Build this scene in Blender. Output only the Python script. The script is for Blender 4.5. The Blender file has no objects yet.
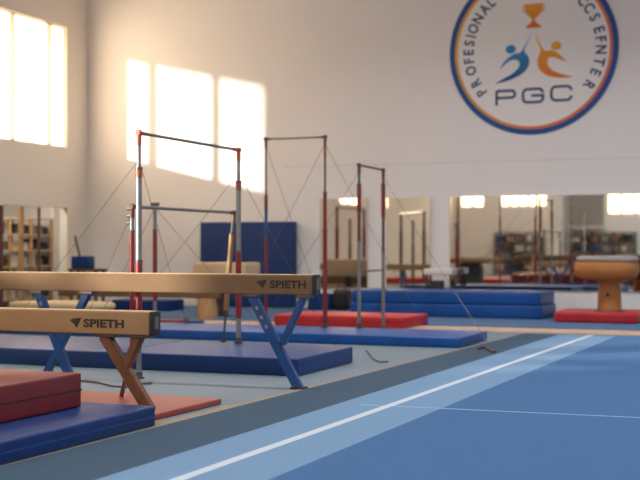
import bpy, bmesh, math, random
from mathutils import Vector, Matrix
random.seed(4)
S = bpy.context.scene
COL = S.collection

# ------------------------------------------------------------------ camera, world, sun, added fill lamps, exposure
YAW = math.radians(21.8); CH = 1.35; HZ = 247.0; FPX = 1200.0
cam_d = bpy.data.cameras.new('camera'); cam = bpy.data.objects.new('camera', cam_d); COL.objects.link(cam)
cam.location = (0, 0, CH); cam.rotation_euler = (math.radians(90), 0, YAW)
cam_d.sensor_width = 36; cam_d.lens = 36 * FPX / 640; cam_d.shift_y = (HZ - 240) / 640
cam_d.dof.use_dof = True; cam_d.dof.focus_distance = 9.9; cam_d.dof.aperture_fstop = 1.7
cam_d.clip_end = 300
S.camera = cam
S.view_settings.view_transform = 'Standard'; S.view_settings.look = 'None'
S.view_settings.gamma = 1; S.view_settings.use_curve_mapping = False
S.view_settings.exposure = 0.1
S.cycles.use_denoising = True
S.cycles.max_bounces = 10; S.cycles.diffuse_bounces = 5; S.cycles.glossy_bounces = 6; S.cycles.transparent_max_bounces = 12
S.cycles.caustics_reflective = False; S.cycles.caustics_refractive = False

w = bpy.data.worlds.new('sky'); S.world = w; w.use_nodes = True
w.node_tree.nodes['Background'].inputs[0].default_value = (1.0, 0.74, 0.50, 1)
w.node_tree.nodes['Background'].inputs[1].default_value = 12.0

SUN_DIR = Vector((1.0, 0.83, -0.236))
sd = bpy.data.lights.new('sun', 'SUN'); sun = bpy.data.objects.new('sun', sd); COL.objects.link(sun)
sd.energy = 12.0; sd.angle = math.radians(1.9); sd.color = (1.0, 0.88, 0.74)
sun.location = (-30, 0, 12); sun.rotation_euler = SUN_DIR.to_track_quat('-Z', 'Y').to_euler()

XL, XR, YB, YF, ZC = -15.75, 9.0, 24.5, -8.0, 8.0      # room shell
def area(name, loc, sx, sy, e, col, rot=(0, 0, 0), portal=False):
    l = bpy.data.lights.new(name, 'AREA'); l.shape = 'RECTANGLE'; l.size = sx; l.size_y = sy
    l.energy = e; l.color = col
    if portal: l.cycles.is_portal = True
    elif name == 'ceiling_fill': l.spread = math.radians(142)
    o = bpy.data.objects.new(name, l); COL.objects.link(o); o.location = loc; o.rotation_euler = rot
    return o
FILL_XY = [(x, y) for x in (-12.2, -6.0, 0.2, 6.0) for y in (-4.0, 3.5, 11.0, 18.5)]
for (x, y) in FILL_XY:
    area('ceiling_fill', (x, y, ZC - 0.2), 2.4, 0.6, 85 if x < -10 else 142, (1.0, 0.86, 0.70) if x < -10 else (0.93, 0.96, 1.0))  # unseen overhead fill, added to light the hall; left row warmer
WIN_L = [(20.6, 23.6, 3.64, 6.43, (21.62, 22.98)), (5.4, 7.5, 2.95, 6.3, (6.45,)), (1.9, 4.3, 2.95, 6.3, (3.1,))]
for (a, b, z0, z1, _) in WIN_L:
    area('window_portal', (XL - 0.30, (a + b) / 2, (z0 + z1) / 2), z1 - z0, b - a, 1, (1, 1, 1), (0, math.radians(-90), 0), True)
WIN_F = [(-15.35, -14.25, 3.3, 5.2, (-14.8,)), (-13.35, -11.2, 3.3, 5.2, (-12.92, -12.49, -12.06, -11.63)), (-8.3, -4.6, 2.9, 5.2, (-7.7, -7.1, -6.5, -5.9, -5.3))]
for (a, b, z0, z1, _) in WIN_F:
    area('window_portal', ((a + b) / 2, YF - 0.30, (z0 + z1) / 2), b - a, z1 - z0, 1, (1, 1, 1), (math.radians(90), 0, 0), True)
area('store_fill', (-16.3, 22.2, 2.85), 0.5, 2.5, 42, (1.0, 0.93, 0.82))  # fill without a fixture, added to brighten the shelving

# ------------------------------------------------------------------ measuring: a pixel seen at a height or on a plane -> metres
CA, SA = math.cos(YAW), math.sin(YAW)
def on_z(px, py, z=0.0):
    D = (CH - z) * FPX / (py - HZ); u = (px - 320) / FPX
    return Vector((D * (-SA + CA * u), D * (CA + SA * u), z))
def x_at(px, Y):
    u = (px - 320) / FPX
    return Y * (-SA + CA * u) / (CA + SA * u)
def z_at(px, py, Y):
    u = (px - 320) / FPX
    return CH - (py - HZ) * (Y / (CA + SA * u)) / FPX

# ------------------------------------------------------------------ materials
def lin(c):
    return tuple(((v / 255) / 12.92 if v / 255 <= 0.04045 else ((v / 255 + 0.055) / 1.055) ** 2.4) for v in c) + (1,)
def mat(name, rgb, rough=0.6, metal=0.0, var=0.0, scale=8.0, bump=0.0, bscale=60.0, rgb2=None, spec=0.5, coat=0.0, stretch=None):
    m = bpy.data.materials.new(name); m.use_nodes = True
    nt = m.node_tree; N = nt.nodes; L = nt.links; p = N['Principled BSDF']
    c = lin(rgb); p.inputs['Base Color'].default_value = c
    p.inputs['Roughness'].default_value = rough; p.inputs['Metallic'].default_value = metal
    p.inputs['Specular IOR Level'].default_value = spec; p.inputs['Coat Weight'].default_value = coat
    tc = N.new('ShaderNodeTexCoord'); mp = N.new('ShaderNodeMapping')
    L.new(tc.outputs['Object'], mp.inputs[0])
    if stretch: mp.inputs['Scale'].default_value = stretch
    if var > 0 or rgb2:
        n = N.new('ShaderNodeTexNoise'); n.inputs['Scale'].default_value = scale; n.inputs['Detail'].default_value = 5
        L.new(mp.outputs[0], n.inputs['Vector'])
        r = N.new('ShaderNodeValToRGB'); r.color_ramp.elements[0].position = 0.32; r.color_ramp.elements[1].position = 0.68
        r.color_ramp.elements[0].color = lin(rgb2) if rgb2 else tuple(v * (1 - var) for v in c[:3]) + (1,)
        r.color_ramp.elements[1].color = tuple(min(1, v * (1 + var)) for v in c[:3]) + (1,)
        L.new(n.outputs['Fac'], r.inputs[0]); L.new(r.outputs[0], p.inputs['Base Color'])
    if bump > 0:
        n2 = N.new('ShaderNodeTexNoise'); n2.inputs['Scale'].default_value = bscale; n2.inputs['Detail'].default_value = 4
        L.new(mp.outputs[0], n2.inputs['Vector'])
        b = N.new('ShaderNodeBump'); b.inputs['Strength'].default_value = bump; b.inputs['Distance'].default_value = 0.01
        L.new(n2.outputs['Fac'], b.inputs['Height']); L.new(b.outputs[0], p.inputs['Normal'])
    return m
def grad_mat(name, c0, c1, axis, a, b, rough=0.6):
    """printed colour running from c0 to c1 along one object axis"""
    m = bpy.data.materials.new(name); m.use_nodes = True
    nt = m.node_tree; N = nt.nodes; L = nt.links; p = N['Principled BSDF']; p.inputs['Roughness'].default_value = rough
    tc = N.new('ShaderNodeTexCoord'); sx = N.new('ShaderNodeSeparateXYZ'); L.new(tc.outputs['Object'], sx.inputs[0])
    mr = N.new('ShaderNodeMapRange'); mr.inputs[1].default_value = a; mr.inputs[2].default_value = b
    L.new(sx.outputs[axis], mr.inputs[0])
    r = N.new('ShaderNodeValToRGB'); r.color_ramp.elements[0].color = lin(c0); r.color_ramp.elements[1].color = lin(c1)
    L.new(mr.outputs[0], r.inputs[0]); L.new(r.outputs[0], p.inputs['Base Color'])
    return m
M = {}
M['wall'] = mat('painted_wall', (240, 236, 233), 0.75, var=0.012, scale=0.7, bump=0.03, bscale=25)
M['wall_left'] = mat('painted_wall_left', (238, 228, 214), 0.75, var=0.012, scale=0.7)
M['ceil'] = mat('ceiling_paint', (205, 200, 195), 0.9, var=0.02, scale=0.5)
M['floor'] = mat('grey_floor', (108, 121, 131), 0.62, var=0.05, scale=1.6, bump=0.05, bscale=120)
M['slate'] = mat('slate_carpet', (60, 80, 98), 0.9, var=0.10, scale=60, bump=0.2, bscale=260, spec=0.2)
M['slate_far'] = mat('slate_blue_carpet', (84, 112, 146), 0.85, var=0.07, scale=40, bump=0.1, bscale=200, spec=0.2)
M['carpet'] = mat('blue_carpet', (66, 101, 143), 0.92, var=0.07, scale=55, bump=0.25, bscale=260, spec=0.15)
M['band'] = mat('light_blue_carpet', (110, 140, 170), 0.92, var=0.05, scale=55, bump=0.25, bscale=260, spec=0.15)
M['white_line'] = mat('white_tape', (184, 194, 204), 0.7, var=0.03, scale=10)
M['pale_line'] = mat('pale_green_tape', (140, 182, 196), 0.7, var=0.03, scale=10)
M['tan_trim'] = mat('tan_trim', (140, 124, 104), 0.7, var=0.08, scale=9)
M['runway'] = mat('tan_runway', (196, 160, 132), 0.85, var=0.1, scale=3, rgb2=(170, 150, 140))
M['blue'] = mat('blue_vinyl', (0, 46, 106), 0.40, var=0.16, scale=2.2, bump=0.10, bscale=7, spec=0.4)
M['blue_deep'] = mat('deep_blue_vinyl', (0, 52, 112), 0.42, var=0.14, scale=2.2, bump=0.10, bscale=7, spec=0.4)
M['blue_bright'] = mat('bright_blue_vinyl', (0, 72, 144), 0.40, var=0.16, scale=2.5, bump=0.14, bscale=7, spec=0.35)
M['wallpad'] = mat('wall_pad_blue', (0, 50, 108), 0.55, var=0.10, scale=1.5, bump=0.05, bscale=5)
M['red'] = mat('red_vinyl', (112, 18, 24), 0.40, var=0.14, scale=2.5, bump=0.12, bscale=8)
M['red_bright'] = mat('bright_red_vinyl', (184, 26, 34), 0.42, var=0.12, scale=3, bump=0.1, bscale=8)
M['red_dull'] = mat('faded_red_vinyl', (150, 64, 54), 0.42, var=0.10, scale=3, bump=0.08, bscale=8)
M['seam'] = mat('dark_seam', (40, 20, 26), 0.7)
M['seam_blue'] = mat('dark_blue_seam', (30, 44, 86), 0.6)
M['pipe_blue'] = mat('blue_piping', (34, 70, 132), 0.5)
M['suede'] = mat('beige_suede', (156, 124, 88), 0.8, var=0.06, scale=5, bump=0.06, bscale=200, spec=0.25)
M['suede_dark'] = mat('tan_suede', (118, 95, 72), 0.8, var=0.07, scale=4, bump=0.06, bscale=200, spec=0.25)
M['suede_top'] = mat('cream_suede', (206, 180, 142), 0.7, var=0.04, scale=5, spec=0.4)
M['black'] = mat('black_rubber', (26, 26, 28), 0.5)
M['print'] = mat('black_print', (34, 26, 22), 0.6)
M['badge'] = mat('grey_badge', (104, 96, 92), 0.5)
M['wood'] = mat('brown_wood', (116, 74, 46), 0.45, rgb2=(92, 54, 32), scale=9, stretch=(6, 6, 0.7), bump=0.05, bscale=30)
M['wood_pale'] = mat('pale_wood', (198, 158, 108), 0.5, rgb2=(176, 130, 82), scale=7, stretch=(6, 6, 0.7))
M['blue_steel'] = mat('blue_painted_steel', (14, 70, 132), 0.35, var=0.12, scale=12, metal=0.0, coat=0.3)
M['steel'] = mat('brushed_steel', (138, 140, 144), 0.45, metal=0.85, var=0.08, scale=20)
M['steel_dark'] = mat('dark_steel', (94, 88, 86), 0.4, metal=0.6, var=0.1, scale=20)
M['bar'] = mat('fibreglass_bar', (128, 118, 110), 0.45, metal=0.2)
M['red_paint'] = mat('red_painted_steel', (128, 18, 26), 0.35, var=0.10, scale=14, coat=0.3)
M['orange'] = mat('orange_red_clamp', (168, 84, 58), 0.4, var=0.1, scale=10)
M['brown_post'] = mat('brown_painted_steel', (104, 62, 52), 0.45, var=0.1, scale=14)
M['cable'] = mat('steel_cable', (104, 98, 96), 0.8)
M['cable_black'] = mat('black_cable', (58, 60, 64), 0.6)
M['white_paint'] = mat('white_paint', (226, 224, 220), 0.5, var=0.02, scale=4)
M['frame'] = mat('window_frame_paint', (248, 238, 222), 0.6, var=0.03, scale=6)
M['dark'] = mat('dark_grey_plastic', (52, 52, 58), 0.6, var=0.1, scale=8)
M['grey'] = mat('grey_panel', (150, 146, 142), 0.6, var=0.04, scale=2)
M['logo_white'] = mat('logo_white_print', (242, 239, 236), 0.7)
M['navy'] = mat('logo_navy_print', (36, 76, 124), 0.6)
M['logo_ring'] = mat('logo_blue_print', (30, 80, 148), 0.6)
M['letter'] = mat('logo_letter_print', (58, 80, 116), 0.6)
mm = bpy.data.materials.new('mirror_glass'); mm.use_nodes = True
p = mm.node_tree.nodes['Principled BSDF']; p.inputs['Metallic'].default_value = 1; p.inputs['Roughness'].default_value = 0.02
p.inputs['Base Color'].default_value = (0.76, 0.74, 0.69, 1); M['mirror'] = mm
g = bpy.data.materials.new('window_glass'); g.use_nodes = True; nt = g.node_tree
nt.nodes.remove(nt.nodes['Principled BSDF'])
tr = nt.nodes.new('ShaderNodeBsdfTransparent'); tr.inputs[0].default_value = (0.95, 0.96, 0.95, 1)
gl = nt.nodes.new('ShaderNodeBsdfGlossy'); gl.inputs['Roughness'].default_value = 0.03
mx = nt.nodes.new('ShaderNodeMixShader'); mx.inputs[0].default_value = 0.05
nt.links.new(tr.outputs[0], mx.inputs[1]); nt.links.new(gl.outputs[0], mx.inputs[2])
nt.links.new(mx.outputs[0], nt.nodes['Material Output'].inputs[0]); M['glass'] = g
fm = M['frame'].node_tree; tl = fm.nodes.new('ShaderNodeBsdfTranslucent'); tl.inputs[0].default_value = (0.92, 0.84, 0.72, 1)  # translucency brightens the backlit window bars, standing in for bloom
fx_ = fm.nodes.new('ShaderNodeMixShader'); fx_.inputs[0].default_value = 0.35
fm.links.new(fm.nodes['Principled BSDF'].outputs[0], fx_.inputs[1]); fm.links.new(tl.outputs[0], fx_.inputs[2]); fm.links.new(fx_.outputs[0], fm.nodes['Material Output'].inputs[0])
e = bpy.data.materials.new('fill_diffuser'); e.use_nodes = True
e.node_tree.nodes['Principled BSDF'].inputs['Emission Color'].default_value = (0.95, 0.97, 1, 1)
e.node_tree.nodes['Principled BSDF'].inputs['Emission Strength'].default_value = 2.0; M['diffuser'] = e

# ------------------------------------------------------------------ mesh helpers (world metres; children are shifted by their thing's base)
def root_loc(parent):
    while parent is not None and parent.parent is not None: parent = parent.parent
    return parent.location.copy() if parent is not None and parent.type == 'EMPTY' else Vector((0, 0, 0))
def obj(name, bm, m, parent=None, smooth=False):
    off = root_loc(parent)
    me = bpy.data.meshes.new(name)
    if parent is None:       # origin at the base of the mesh
        xs = [v.co for v in bm.verts]
        off = Vector(((min(v.x for v in xs) + max(v.x for v in xs)) / 2, (min(v.y for v in xs) + max(v.y for v in xs)) / 2, min(v.z for v in xs)))
    bmesh.ops.translate(bm, verts=bm.verts, vec=-off)
    bmesh.ops.recalc_face_normals(bm, faces=bm.faces)
    if smooth:
        for f in bm.faces: f.smooth = True
        for ed in bm.edges:
            if len(ed.link_faces) == 2 and ed.calc_face_angle(0) > 0.7: ed.smooth = False
    bm.to_mesh(me); bm.free(); me.materials.append(M[m] if isinstance(m, str) else m)
    o = bpy.data.objects.new(name, me); COL.objects.link(o)
    if parent is None: o.location = off
    else: o.parent = parent
    return o
def tag(o, label=None, cat=None, group=None, kind=None):
    if label: o['label'] = label
    if cat: o['category'] = cat
    if group: o['group'] = group
    if kind: o['kind'] = kind
    return o
def thing(name, loc, label, cat, group=None):
    o = bpy.data.objects.new(name, None); COL.objects.link(o); o.location = loc; o.empty_display_size = 0.2
    return tag(o, label, cat, group)
def struct(name, bm, m, parent=None):
    o = obj(name, bm, m, parent)
    if parent is None: o['kind'] = 'structure'
    return o
def B(): return bmesh.new()
def box(bm, x0, x1, y0, y1, z0, z1, bev=0.0, rot=0.0, piv=None, seg=2):
    r = bmesh.ops.create_cube(bm, size=1)
    vs = r['verts']
    for v in vs:
        v.co = Vector((x0 + (v.co.x + .5) * (x1 - x0), y0 + (v.co.y + .5) * (y1 - y0), z0 + (v.co.z + .5) * (z1 - z0)))
    if bev > 0:
        es = list({e for v in vs for e in v.link_edges})
        rr = bmesh.ops.bevel(bm, geom=es, offset=bev, segments=seg, affect='EDGES', profile=0.6)
        vs = list({v for v in rr['verts']} | {v for v in vs if v.is_valid})
    if rot:
        pv = piv or Vector(((x0 + x1) / 2, (y0 + y1) / 2, 0))
        bmesh.ops.rotate(bm, verts=vs, cent=pv, matrix=Matrix.Rotation(rot, 3, 'Z'))
    return bm
def tube(bm, p0, p1, r, r2=None, seg=14):
    p0 = Vector(p0); p1 = Vector(p1); d = p1 - p0
    mt = Matrix.Translation((p0 + p1) / 2) @ d.to_track_quat('Z', 'Y').to_matrix().to_4x4()
    bmesh.ops.create_cone(bm, cap_ends=True, segments=seg, radius1=r, radius2=r if r2 is None else r2, depth=d.length, matrix=mt)
    return bm
def beam_box(bm, p0, p1, wx, wy, bev=0.0):
    """square section bar from p0 to p1: wx across, wy along Y"""
    p0 = Vector(p0); p1 = Vector(p1); d = (p1 - p0).normalized(); yv = Vector((0, 1, 0)); xv = yv.cross(d).normalized(); yv = d.cross(xv).normalized()
    vs = []
    for p in (p0, p1):
        for a, b in ((-1, -1), (1, -1), (1, 1), (-1, 1)): vs.append(bm.verts.new(p + xv * a * wx / 2 + yv * b * wy / 2))
    fs = [(0, 1, 2, 3), (7, 6, 5, 4), (0, 4, 5, 1), (1, 5, 6, 2), (2, 6, 7, 3), (3, 7, 4, 0)]
    fa = [bm.faces.new([vs[i] for i in f]) for f in fs]
    if bev: bmesh.ops.bevel(bm, geom=list({e for f in fa for e in f.edges}), offset=bev, segments=2, affect='EDGES')
    return bm
def cable(bm, p0, p1, r=0.006, sag=0.04, n=10):
    p0 = Vector(p0); p1 = Vector(p1); pts = []
    for i in range(n + 1):
        t = i / n; q = p0.lerp(p1, t); q.z -= sag * 4 * t * (1 - t); pts.append(q)
    path(bm, pts, r); return bm
def path(bm, pts, r, seg=8):
    rings = []
    for i, q in enumerate(pts):
        d = (Vector(pts[min(i + 1, len(pts) - 1)]) - Vector(pts[max(i - 1, 0)])).normalized()
        up = Vector((0, 0, 1)) if abs(d.z) < .95 else Vector((1, 0, 0))
        a = d.cross(up).normalized(); b = a.cross(d).normalized()
        rings.append([bm.verts.new(Vector(q) + a * math.cos(2 * math.pi * k / seg) * r + b * math.sin(2 * math.pi * k / seg) * r) for k in range(seg)])
    for i in range(len(rings) - 1):
        for k in range(seg):
            bm.faces.new([rings[i][k], rings[i][(k + 1) % seg], rings[i + 1][(k + 1) % seg], rings[i + 1][k]])
    bm.faces.new(rings[0]); bm.faces.new(rings[-1][::-1])
def slab(bm, pts, z0, z1):
    """flat polygon in plan with a thickness"""
    lo = [bm.verts.new((p[0], p[1], z0)) for p in pts]; hi = [bm.verts.new((p[0], p[1], z1)) for p in pts]
    bm.faces.new(lo[::-1]); bm.faces.new(hi); n = len(pts)
    for i in range(n): bm.faces.new([lo[i], lo[(i + 1) % n], hi[(i + 1) % n], hi[i]])
    return bm
def plate(bm, pts, y0, y1):
    """polygon in the XZ plane with a thickness in Y"""
    a = [bm.verts.new((p[0], y0, p[1])) for p in pts]; b = [bm.verts.new((p[0], y1, p[1])) for p in pts]
    bm.faces.new(a); bm.faces.new(b[::-1]); n = len(pts)
    for i in range(n): bm.faces.new([a[i], b[i], b[(i + 1) % n], a[(i + 1) % n]])
    return bm

# ------------------------------------------------------------------ room shell
struct('floor', box(B(), -18.6, XR + 0.4, YF - 0.4, YB + 0.4, -0.2, 0.0), 'floor')
struct('ceiling', box(B(), -18.6, XR + 0.4, YF - 0.4, YB + 0.4, ZC, ZC + 0.2), 'ceil')
struct('wall_back', box(B(), -18.6, XR + 0.4, YB, YB + 0.35, 0, ZC), 'wall')
struct('wall_right', box(B(), XR, XR + 0.35, YF, YB, 0, ZC), 'wall')
def holed_wall(name, axis, face, thick, a0, a1, holes, m):
    """wall with rectangular openings, built from strips between the openings"""
    bm = B()
    cuts = sorted({a0, a1} | {h[0] for h in holes} | {h[1] for h in holes})
    for s, t in zip(cuts[:-1], cuts[1:]):
        hs = sorted([(h[2], h[3]) for h in holes if h[0] <= s + 1e-6 and h[1] >= t - 1e-6]); z = 0.0; spans = []
        for (h0, h1) in hs:
            if h0 > z: spans.append((z, h0))
            z = h1
        spans.append((z, ZC))
        for z0, z1 in spans:
            if axis == 'Y': box(bm, face - thick, face, s, t, z0, z1)
            else: box(bm, s, t, face - thick, face, z0, z1)
    return struct(name, bm, m)
STORE = (19.9, 23.62, 0.0, 2.26)
holed_wall('wall_left', 'Y', XL, 0.12, YF - 0.22, YB, [h[:4] for h in WIN_L] + [STORE], 'wall_left')
holed_wall('wall_front', 'X', YF, 0.12, XL, XR, [h[:4] for h in WIN_F], 'wall')
# store room behind the opening
bm = B(); box(bm, -18.6, -18.4, 18.9, YB, 0, 3.1); box(bm, -18.4, XL - 0.12, 18.9, 19.1, 0, 3.1)
box(bm, -18.4, XL - 0.12, 19.1, YB, 3.0, 3.1); struct('wall_storeroom', bm, 'white_paint')
bm = B(); box(bm, -16.62, -16.55, 24.24, YB, 0, 3.0); struct('wall_partition', bm, 'white_paint')
bm = B(); box(bm, XL - 2.2, XL - 0.12, 18.9, YB, 3.1, 3.2); box(bm, XL - 2.7, XL - 0.12, 17.0, YB + 0.3, 6.62, 6.74); struct('store_roof_added_eave', bm, 'white_paint')  # store room roof, plus an unseen eave added to lower the sun patches
bm = B()
for (y0, y1, z0, z1) in ((STORE[1] - 0.008, STORE[1] + 0.02, 0, STORE[3] + 0.02), (STORE[0] - 0.02, STORE[0] + 0.01, 0, STORE[3] + 0.02), (STORE[0], STORE[1], STORE[3] - 0.008, STORE[3] + 0.02)):
    box(bm, XL - 0.125, XL + 0.012, y0, y1, z0, z1)
struct('trim_1', bm, 'frame')
def window(n, axis, face, a, b, z0, z1, bars):
    bm = B(); t = 0.04; d0, d1 = face - 0.10, face - 0.05
    def bx(s, t_, zz0, zz1, e=0):
        if axis == 'Y': box(bm, d0 - e, d1 + e, s, t_, zz0, zz1)
        else: box(bm, s, t_, d0 - e, d1 + e, zz0, zz1)
    bx(a, b, z0, z0 + t); bx(a, b, z1 - t, z1); bx(a, a + t, z0, z1); bx(b - t, b, z0, z1)
    for q in bars: bx(q - 0.08, q + 0.08, z0, z1)
    root = struct('window_%d' % n, bm, 'frame')
    bm = B()
    if axis == 'Y': box(bm, face - 0.078, face - 0.072, a + 0.02, b - 0.02, z0 + 0.02, z1 - 0.02)
    else: box(bm, a + 0.02, b - 0.02, face - 0.078, face - 0.072, z0 + 0.02, z1 - 0.02)
    bmesh.ops.translate(bm, verts=bm.verts, vec=-root.location)
    o = obj('glass_pane', bm, 'glass', root)
n = 1
for (a, b, z0, z1, bars) in WIN_L: window(n, 'Y', XL, a, b, z0, z1, bars); n += 1
for (a, b, z0, z1, bars) in WIN_F: window(n, 'X', YF, a, b, z0, z1, bars); n += 1
struct('trim_2', box(B(), x_at(284, YB), XR, YB - 0.006, YB, 3.115, 3.140), 'white_paint')
bm = B(); box(bm, XL, x_at(205, YB), YB - 0.02, YB, 0, 0.1); box(bm, x_at(292, YB), XR, YB - 0.02, YB, 0, 0.1); struct('baseboard_back', bm, 'white_paint')

# floor coverings
ROT = math.radians(1.8)
def line_x(p, Y): # x of a line given by two points
    (xa, ya), (xb, yb) = p; return xa + (xb - xa) * (Y - ya) / (yb - ya)
TRIM = ((-4.56, 6.14), (-4.16, 15.1)); OUT = ((-3.755, 5.96), (-3.42, 18.45)); WL = ((-3.32, 5.96), (-2.93, 18.6)); INN = ((-2.84, 5.96), (-2.56, 18.3))
Y0, Y1 = 1.0, 18.45
def strip(l0, l1, z0, z1, y0=Y0, y1=Y1, d0=0.0, d1=0.0):
    return slab(B(), [(line_x(l0, y0) + d0, y0), (line_x(l1, y0) + d1, y0), (line_x(l1, y1) + d1, y1), (line_x(l0, y1) + d0, y1)], z0, z1)
struct('trim_3', slab(B(), [(-4.90, 1.0), (-4.755, 1.0), (line_x(TRIM, 18.5) + 0.035, 18.5), (line_x(TRIM, 18.5) - 0.03, 18.5), (line_x(TRIM, 10.0) - 0.05, 10.0), (line_x(TRIM, 8.5) - 0.11, 8.5)], 0.0, 0.004), 'tan_trim')
tag(obj('carpet_strip', strip(TRIM, OUT, 0.0, 0.010, d0=0.037, d1=-0.002), 'slate'), 'dark slate grey carpet strip between thin tan trim and light blue border', 'carpet')
t = thing('floor_exercise_carpet', (0, 9.0, 0), 'large blue floor exercise carpet with light blue border and white boundary line', 'carpet')
obj('border', strip(OUT, INN, 0.0, 0.014), 'band', t)
bm = B(); slab(bm, [(line_x(INN, Y0), Y0), (7.5, Y0), (7.5, Y1), (line_x(INN, Y1), Y1)], 0.0, 0.014); obj('inner_field', bm, 'carpet', t)
obj('boundary_line', strip(WL, WL, 0.0142, 0.0165, d0=-0.04, d1=0.04), 'white_line', t)
bm = B(); slab(bm, [(-3.45, 9.55), (7.5, 9.98), (7.5, 10.005), (-3.45, 9.575)], 0.0142, 0.0155); obj('seam_tape', bm, 'pale_line', t)
tag(obj('vault_runway', slab(B(), [(-13.5, 18.62), (7.8, 18.80), (7.8, 19.75), (-13.5, 19.60)], 0, 0.012), 'runway'), 'tan vault runway carpet running across the hall beyond the blue floor', 'runway')
tag(obj('floor_mat', slab(B(), [(-14.5, 19.9), (7.8, 19.9), (7.8, 24.3), (-14.5, 24.3)], 0, 0.012), 'slate_far'), 'slate blue carpet lying along the back wall behind tan runway', 'carpet')

# mirrors on the back wall
MZ0, MZ1 = 0.47, 2.40
def mirror(px0, px1, label, n):
    a, b = x_at(px0, YB - 0.05), x_at(px1, YB - 0.05) if px1 < 700 else 6.0
    t = thing('wall_mirror', ((a + b) / 2, YB - 0.02, MZ0), label, 'mirror')
    obj('mirror_glass', box(B(), a, b, YB - 0.045, YB - 0.03, MZ0, MZ1), 'mirror', t)
    bm = B(); box(bm, a - 0.02, b + 0.02, YB - 0.03, YB - 0.001, MZ0 - 0.02, MZ1 + 0.02); obj('backing_board', bm, 'white_paint', t)
mirror(320, 367, 'narrow wall mirror right of blue wall pad, leftmost mirror on back wall', 1)
mirror(386, 430, 'narrow middle wall mirror between two white wall strips', 2)
mirror(450, 900, 'wide long wall mirror behind the vaulting table, below the round logo', 3)

# ------------------------------------------------------------------ emblem on the back wall
CX, CZ, PX = -5.105, 5.40, 1 / 48.6
LY = YB
t = thing('wall_logo', (CX, LY, CZ - 1.74), 'round gym logo with blue ring, trophy and two figures on back wall', 'logo')
def lx(px): return CX + 0.05 + (px - 534.5) * PX
def lz(py): return CZ - (py - 49.5) * PX
def annulus(bm, r0, r1, y0, y1, seg=96):
    ra = []
    for k in range(seg):
        a = 2 * math.pi * k / seg; c, s = math.cos(a), math.sin(a)
        ra.append([bm.verts.new((CX + r * c, y, CZ + r * s)) for r, y in ((r0, y0), (r1, y0), (r1, y1), (r0, y1))])
    for k in range(seg):
        p, q = ra[k], ra[(k + 1) % seg]
        for j in range(4): bm.faces.new([p[j], p[(j + 1) % 4], q[(j + 1) % 4], q[j]])
    return bm
def disc(bm, r, y0, y1, cx=CX, cz=CZ, rz=None, seg=64):
    return plate(bm, [(cx + r * math.cos(2 * math.pi * k / seg), cz + (rz or r) * math.sin(2 * math.pi * k / seg)) for k in range(seg)], y0, y1)
obj('logo_disc', disc(B(), 84 * PX, LY - 0.010, LY - 0.001), 'logo_white', t)
obj('outer_ring', annulus(B(), 79.3 * PX, 84.8 * PX, LY - 0.016, LY - 0.0101), 'logo_ring', t)
obj('inner_ring', annulus(B(), 76.3 * PX, 79.3 * PX, LY - 0.015, LY - 0.0101), grad_mat('logo_gold_to_orange', (226, 172, 60), (222, 110, 62), 0, -1.7, 0.6), t)
def smooth_poly(pts, n=3):
    out = []; k = len(pts)
    for i in range(k):
        p0, p1, p2, p3 = [Vector(pts[(i + j) % k]) for j in (-1, 0, 1, 2)]
        for s in range(n):
            u = s / n
            q = 0.5 * ((2 * p1) + (p2 - p0) * u + (2 * p0 - 5 * p1 + 4 * p2 - p3) * u * u + (-p0 + 3 * p1 - 3 * p2 + p3) * u ** 3)
            out.append(q)
    return out
def crop3(p): return (lx(490 + p[0] / 7.06), lz(40 + p[1] / 7.06))
blue_fig = [(294, -44), (262, 20), (240, 70), (268, 110), (276, 150), (265, 190), (235, 225), (190, 252), (130, 275), (60, 290), (35, 293), (90, 262), (150, 232), (190, 200), (208, 168), (198, 140), (172, 130), (140, 136), (105, 158), (70, 190), (92, 150), (128, 115), (162, 92), (185, 84), (208, 85), (228, 62), (258, 15)]
gold_fig = [(320, -44), (345, 10), (374, 66), (400, 84), (425, 76), (455, 86), (490, 112), (526, 150), (540, 165), (500, 150), (455, 132), (425, 128), (408, 142), (405, 168), (420, 200), (460, 230), (520, 255), (580, 271), (520, 276), (440, 267), (390, 247), (355, 217), (338, 180), (335, 140), (350, 100), (358, 72), (336, 14)]
zb = lz(82) - (CZ - 1.74); zt = lz(36) - (CZ - 1.74)
mb = grad_mat('logo_blue_figure', (28, 74, 138), (44, 156, 212), 2, zb, zt); mg = grad_mat('logo_gold_figure', (226, 112, 40), (240, 180, 46), 2, zb, zt)
for nm, fig, hd, m_ in (('blue_figure', blue_fig, (145, 55), mb), ('gold_figure', gold_fig, (466, 50), mg)):
    bm = plate(B(), [crop3(p) for p in smooth_poly(fig)], LY - 0.016, LY - 0.0101)
    c = crop3(hd); disc(bm, 36 / 7.06 * PX, LY - 0.016, LY - 0.0101, c[0], c[1], 31 / 7.06 * PX, 24); obj(nm, bm, m_, t)
def crop7(x, y): return (lx(440 + x / 3.2), lz(y / 3.2))
bm = B()
half = [(31, 12), (30, 20), (27, 34), (20, 47), (10, 55), (5, 59), (4, 66), (9, 71), (14, 77), (23, 82), (23, 89)]
plate(bm, [crop7(299 + a, b) for a, b in half] + [crop7(299 - a, b) for a, b in half[::-1]], LY - 0.016, LY - 0.0101)
for sgn in (-1, 1):
    hh = [(28, 16), (36, 18), (35, 30), (26, 40)]
    path(bm, [Vector((crop7(299 + sgn * a, b)[0], LY - 0.013, crop7(299 + sgn * a, b)[1])) for a, b in hh], 0.011)
obj('trophy', bm, grad_mat('logo_trophy', (214, 110, 30), (236, 160, 50), 2, lz(28) - (CZ - 1.74), lz(3) - (CZ - 1.74)), t)
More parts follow.
